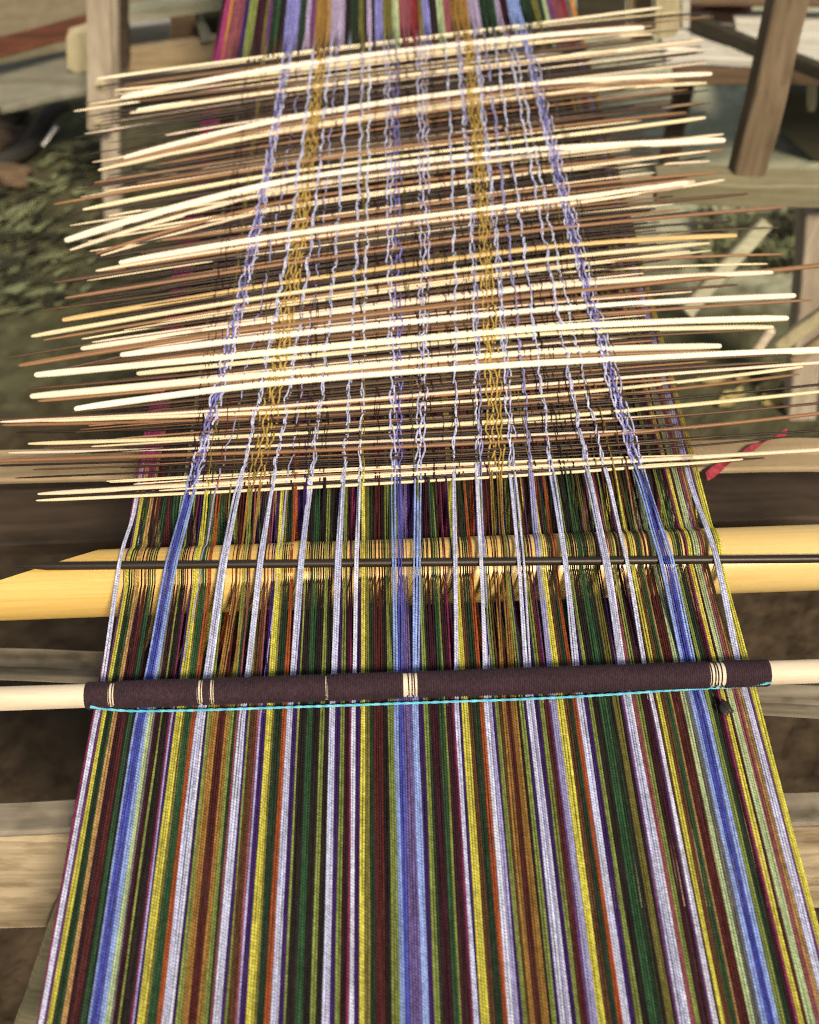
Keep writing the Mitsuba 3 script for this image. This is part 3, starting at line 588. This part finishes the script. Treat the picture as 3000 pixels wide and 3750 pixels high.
labels['warp'] = dict(label='long striped warp of many coloured cotton yarns stretched through the bamboo sticks', category='warp')
for i in range(NT):
    alb, cov, _ = C[kinds[i]]
    pat, bb = bundle[i]
    def xat(Y):
        s = SY(np.clip(Y, SLO, SHI))
        if not bundle[i][0]: s = np.clip((s - 0.22)/0.78, 0, 1)
        return XL + (XR - XL)*(u[i]*(1 - s) + FU[i]*s)
    cross = []
    Ym = np.linspace(first_y - 0.02, 1.75, 200); Xm = xat(Ym)
    for P, prof, *_ in sticks:
        X = float(np.interp(P[:, 1].mean(), Ym, Xm))
        for _k in range(2): X = float(np.interp(np.interp(X, P[:, 0], P[:, 1]), Ym, Xm))
        if P[0, 0] < X < P[-1, 0]:
            cross.append((float(np.interp(X, P[:, 0], P[:, 1])), float(np.interp(X, P[:, 0], P[:, 2])), float(np.interp(X, P[:, 0], prof))))
    cross.sort()
    rt0 = pitch*0.5
    Yh, Yb, Yk = float(heddle_y(xat(0.48))), float(bam_y(xat(0.6))), float(rod_y(xat(0.6)))
    over_rod = kinds[i] in ('white', 'blue', 'lblue')
    zg = ZB - 0.0016
    ctrl = [(YN, ZB), (Yh - 0.03, ZB), (Yh, ZB - 0.0008), (Yh + 0.012, ZB)]
    zb = ZTOP + 0.0012
    for dy in (-0.020, -0.014, -0.007, 0.0, 0.007, 0.014, 0.020):
        ctrl.append((Yb + dy, zb - RB + math.sqrt(RB*RB - dy*dy)))
    if over_rod:
        ctrl = [c_ for c_ in ctrl if c_[0] < Yh + 0.02] + [(Yk - 0.012, ROD_Z + RR - 0.0002), (Yk, ROD_Z + RR + 0.0007), (Yk + 0.012, ROD_Z + RR - 0.0004)]
    lower_pair = cov < 0.46 and not over_rod
    stray = (not pat) and 0.068 < u[i] < 0.91 and rt_.random() < 0.42
    if pat or stray:
        state, run = True, 0
        for (yc, zc, rc) in cross:
            if run <= 0:
                state = rt_.random() < ((0.72 if kinds[i] in ('blue', 'lblue', 'gold') else 0.62) if pat else 0.5); run = rt_.integers(1, 4)
            run -= 1
            ctrl.append((yc, zc + (rc + 0.0006 if state else -rc - 0.0003)))
        ctrl.append((cross[-1][0] + 0.03, ZB))
    else:
        ctrl += [(cross[0][0] - 0.01, zg), (cross[-1][0] + 0.01, zg), (cross[-1][0] + 0.05, ZB - 0.0014)]
    ctrl += [(YF, ZB if pat else ZB - 0.0014)]
    cy, cz = np.array(sorted(ctrl)).T
    if pat or stray:
        Y = np.unique(np.concatenate([np.linspace(YN, cross[0][0], 44), np.linspace(cross[0][0], cross[-1][0], 420), np.linspace(cross[-1][0], YF, 12), [Yk - 0.012, Yk - 0.004, Yk, Yk + 0.004, Yk + 0.012, *[Yb + d_ for d_ in (-0.02, -0.012, -0.004, 0.004, 0.012, 0.02)]]]))
    else:
        Y = np.unique(np.concatenate([np.linspace(YN, cross[0][0], 44), np.linspace(cross[0][0], cross[-1][0], 30), np.linspace(cross[-1][0], YF, 12), [Yk - 0.012, Yk - 0.004, Yk, Yk + 0.004, Yk + 0.012, *[Yb + d_ for d_ in (-0.02, -0.012, -0.004, 0.004, 0.012, 0.02)]]]))
    keep = np.concatenate([[True], np.diff(cy) > 1e-4])
    Z = PchipInterpolator(cy[keep], cz[keep])(Y)
    X = xat(Y)
    inz = np.clip((Y - cross[0][0])/0.03, 0, 1)*np.clip((cross[-1][0] - Y)/0.05, 0, 1)
    if pat:
        mem = size_of[bb]; k_ = mem.index(i) - (len(mem) - 1)/2
        X = X - inz*k_*pitch*(-1.4 if kinds[i] == 'gold' else -0.1 if kinds[i] in ('blue', 'lblue') else 0.42) + inz*0.0009*(np.sin(Y*2*np.pi/(0.09 + 0.03*math.sin(bb*1.7)) + bb*2.3) + 0.8*np.sin(Y*2*np.pi/0.043 + bb*1.1)) + inz*0.0008*np.sin(Y*2*np.pi/0.026 + mem.index(i)*np.pi + bb)
    elif stray:
        X = X + inz*0.0009*np.sin(Y*2*np.pi/0.05 + i)
    if lower_pair: X = X + (1 if i % 2 else -1)*0.26*pitch*np.interp(Y, [Yb - 0.07, Yb - 0.03, Yb + 0.03, cross[0][0] + 0.02], [0, 1, 1, 0])
    jz = np.interp(Y, [Yh - 0.05, Yh - 0.01], [1, 0])
    Z = Z + jz*(0.0005*math.sin(i*12.9) + 0.0003*np.sin(Y*23 + i*2.7))
    X = X + 0.00018*np.sin(Y*31 + i*1.9) + (0.00022 + 0.00012*jz)*np.sin(Y*11 + i*0.7)
    full = 1.10
    r = rt0*np.interp(Y, [Yh - 0.001, Yh + 0.012, Yb - 0.045, Yb - 0.02, Yb + 0.02, cross[0][0] + 0.01, cross[0][0] + 0.05, cross[-1][0] + 0.01], [full, 0.95*full, max(cov, 0.8)*full, max(cov, 0.36)*full, max(cov, 0.36)*full, max(cov, 0.8)*full, (1.05 if kinds[i] in ('blue', 'lblue', 'gold') else 0.82) if pat else 1.3, 1.0 if pat else 1.55])
    if stray: r = np.where(inz > 0.5, rt0*0.5, r)
    r = r*(1 + 0.07*np.sin(Y*53 + i*2.1) + 0.05*np.sin(Y*131 + i) + 0.08*math.sin(i*7.7))
    m, uv = tube(np.stack([X, Y, Z], 1), r, 6, index=i, cap=False)
    uv[:, 0] = np.repeat(Y, 6)
    key = 'warp__thread' if i == 0 else f'warp__thread_{i:03d}'
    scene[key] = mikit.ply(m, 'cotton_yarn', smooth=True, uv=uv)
# the lower layer of the open shed: it passes beneath the bamboo pole and lies under the sticks
vs, fs, us, off = [], [], [], 0
for k_, i in enumerate(plain):
    x0 = XL + (XR - XL)*(k_ + 0.5)/len(plain)
    if x0 < XL + 0.004 or x0 > XR - 0.004: continue
    Yh, Yb = float(heddle_y(x0)), float(bam_y(x0))
    zc = [(Yh - 0.012, ZB - 0.0012), (Yh + 0.006, ZB - 0.0022), (Yb - 0.012, ZB - 0.0225 - RB - 0.0022), (Yb + 0.012, ZB - 0.0225 - RB - 0.0022), (Yb + 0.075, ZB - 0.0045), (1.2, ZB - 0.0045), (1.7, ZB - 0.003), (YF, ZB - 0.003)]
    Y = np.concatenate([np.linspace(Yh - 0.012, Yb + 0.08, 16), np.linspace(Yb + 0.12, YF, 14)])
    Z = PchipInterpolator(*np.array(zc).T)(Y)
    X = x0 + 0.0004*np.sin(Y*13 + i)
    m, uv = tube(np.stack([X, Y, Z], 1), 0.5*pitch*1.35, 5, index=i, cap=False)
    uv[:, 0] = np.repeat(Y, 5)
    vs.append(m.vertices); fs.append(m.faces + off); us.append(uv); off += len(m.vertices)
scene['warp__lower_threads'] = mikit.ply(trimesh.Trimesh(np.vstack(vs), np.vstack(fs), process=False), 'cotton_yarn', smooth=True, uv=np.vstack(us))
labels['warp__lower_threads'] = dict(label='lower layer of dark yarns under the pole and the sticks', kind='stuff')

# beams that hold the warp beyond the frame
m, uv = tube([[-0.42, YF, ZB - 0.026], [0.45, YF, ZB - 0.026]], 0.025, 24)
k = number('back_roller'); add(k, m, 'brown_board', smooth=30); tag(k, 'round wooden roller holding the far end of the warp', 'roller')
m, uv = tube([[-0.40, YN, ZB - 0.021], [0.42, YN, ZB - 0.021]], 0.02, 24)
k = number('breast_roller'); add(k, m, 'brown_board', smooth=30); tag(k, 'round wooden roller holding the near end of the warp', 'roller')

# ------------------------------------------------------------------ red strip of cloth, grass, leaves
c = curve([at_z(x, y, 0.738) for x, y in ((2585, 1752), (2640, 1715), (2720, 1668), (2800, 1622), (2880, 1588))], 40)
wv = np.interp(np.linspace(0, 1, 40), [0, 0.25, 0.6, 1], [0.005, 0.0035, 0.002, 0.0012])
a = c.copy(); b2 = c.copy(); a[:, 1] += wv; b2[:, 1] -= wv
lift = 0.003*np.sin(np.linspace(0, 14, 40)); a[:, 2] += 0.003 + lift; b2[:, 2] += 0.003 - lift
v = np.vstack([a, b2, a - [0, 0, 0.0015], b2 - [0, 0, 0.0015]]); n = 40; i = np.arange(n - 1)
Q = lambda p, q_: np.stack([p*n + i, p*n + i + 1, q_*n + i + 1, q_*n + i], 1)
add('red_strip', (v, np.vstack([Q(0, 1), Q(3, 2), Q(2, 0), Q(1, 3)])), 'red_cloth', smooth=True)
tag('red_strip', 'crimson strip of cloth lying on the tan board right of the warp', 'cloth')

def blades(n, where, hmin, hmax, seed, spread=0.5, flat=False):
    g = np.random.default_rng(seed); vs, fs = [], []; up_ = 0.08 if flat else 0.6
    for j in range(n):
        p = where(g); h = g.uniform(hmin, hmax); w = h*g.uniform(0.05, 0.11); a = g.normal(0.45, 0.45) if flat else g.uniform(0, 6.28)
        d = np.array([math.cos(a), math.sin(a), 0])
        if flat: p = p + [0, 0, g.uniform(0.004, 0.02)]
        lean = d*h*g.uniform(0.3, 1.0)*spread*2; s = np.array([-d[1], d[0], 0])*w
        b0 = len(vs)*1
        vs += [p - s, p + s, p + lean*0.45 + [0, 0, h*up_] + s*0.8, p + lean*0.45 + [0, 0, h*up_] - s*0.8, p + lean + [0, 0, h*up_*1.2]]
        fs += [[b0, b0 + 1, b0 + 2], [b0, b0 + 2, b0 + 3], [b0 + 3, b0 + 2, b0 + 4]]
    return trimesh.Trimesh(np.array(vs), np.array(fs), process=False)
def spot_left(g):
    cx, cy_, rx, ry = [(60, 820, 130, 60), (150, 960, 150, 50), (40, 1080, 100, 60), (330, 700, 120, 60), (250, 560, 80, 60)][g.integers(0, 5)]
    return at_z(cx + g.normal()*rx, cy_ + g.normal()*ry, 0.0)
add('grass', blades(240, spot_left, 0.05, 0.12, 3, flat=True), 'grass_leaf'); tag('grass', 'low blurred grass on the ground left of the sticks', kind='stuff', category='grass')
def spot_right(g): return at_z(g.uniform(2560, 2960), g.uniform(800, 1000), 0.0)
add('grass_001', blades(700, spot_right, 0.02, 0.06, 4), 'grass_leaf'); tag('grass_001', 'low dark grass under the back rail at right', kind='stuff', category='grass')
g = np.random.default_rng(9)
for j in range(9):
    p = at_z(g.uniform(2590, 2860), g.uniform(1380, 1490), 0.012); L_, W_ = g.uniform(0.035, 0.06), g.uniform(0.008, 0.014); a = g.uniform(-0.3, 0.9)
    t = np.linspace(-1, 1, 9); d = np.array([math.cos(a), math.sin(a), 0]); s = np.array([-d[1], d[0], 0])
    ww = W_*(1 - t**2)**0.8 + 0.0004
    top = p + d*(t*L_/2)[:, None] + s*ww[:, None] + np.array([0, 0, 1])*(0.006*t**2)[:, None]
    bot = p + d*(t*L_/2)[:, None] - s*ww[:, None] + np.array([0, 0, 1])*(0.006*t**2)[:, None]
    mid = p + d*(t*L_/2)[:, None] + np.array([0, 0, 1])*(0.006*t**2 - 0.003)[:, None]
    v = np.vstack([top, mid, bot]); ii = np.arange(8)
    f = np.vstack([np.stack([ii, ii + 1, 9 + ii + 1, 9 + ii], 1), np.stack([9 + ii, 9 + ii + 1, 18 + ii + 1, 18 + ii], 1)])
    k = number('dry_leaf'); add(k, (v, f), 'dry_leaf', smooth=True); tag(k, 'yellowed dry leaf on the ground below the pale slanting brace at right', 'leaf', 'dry leaves on the ground at right')
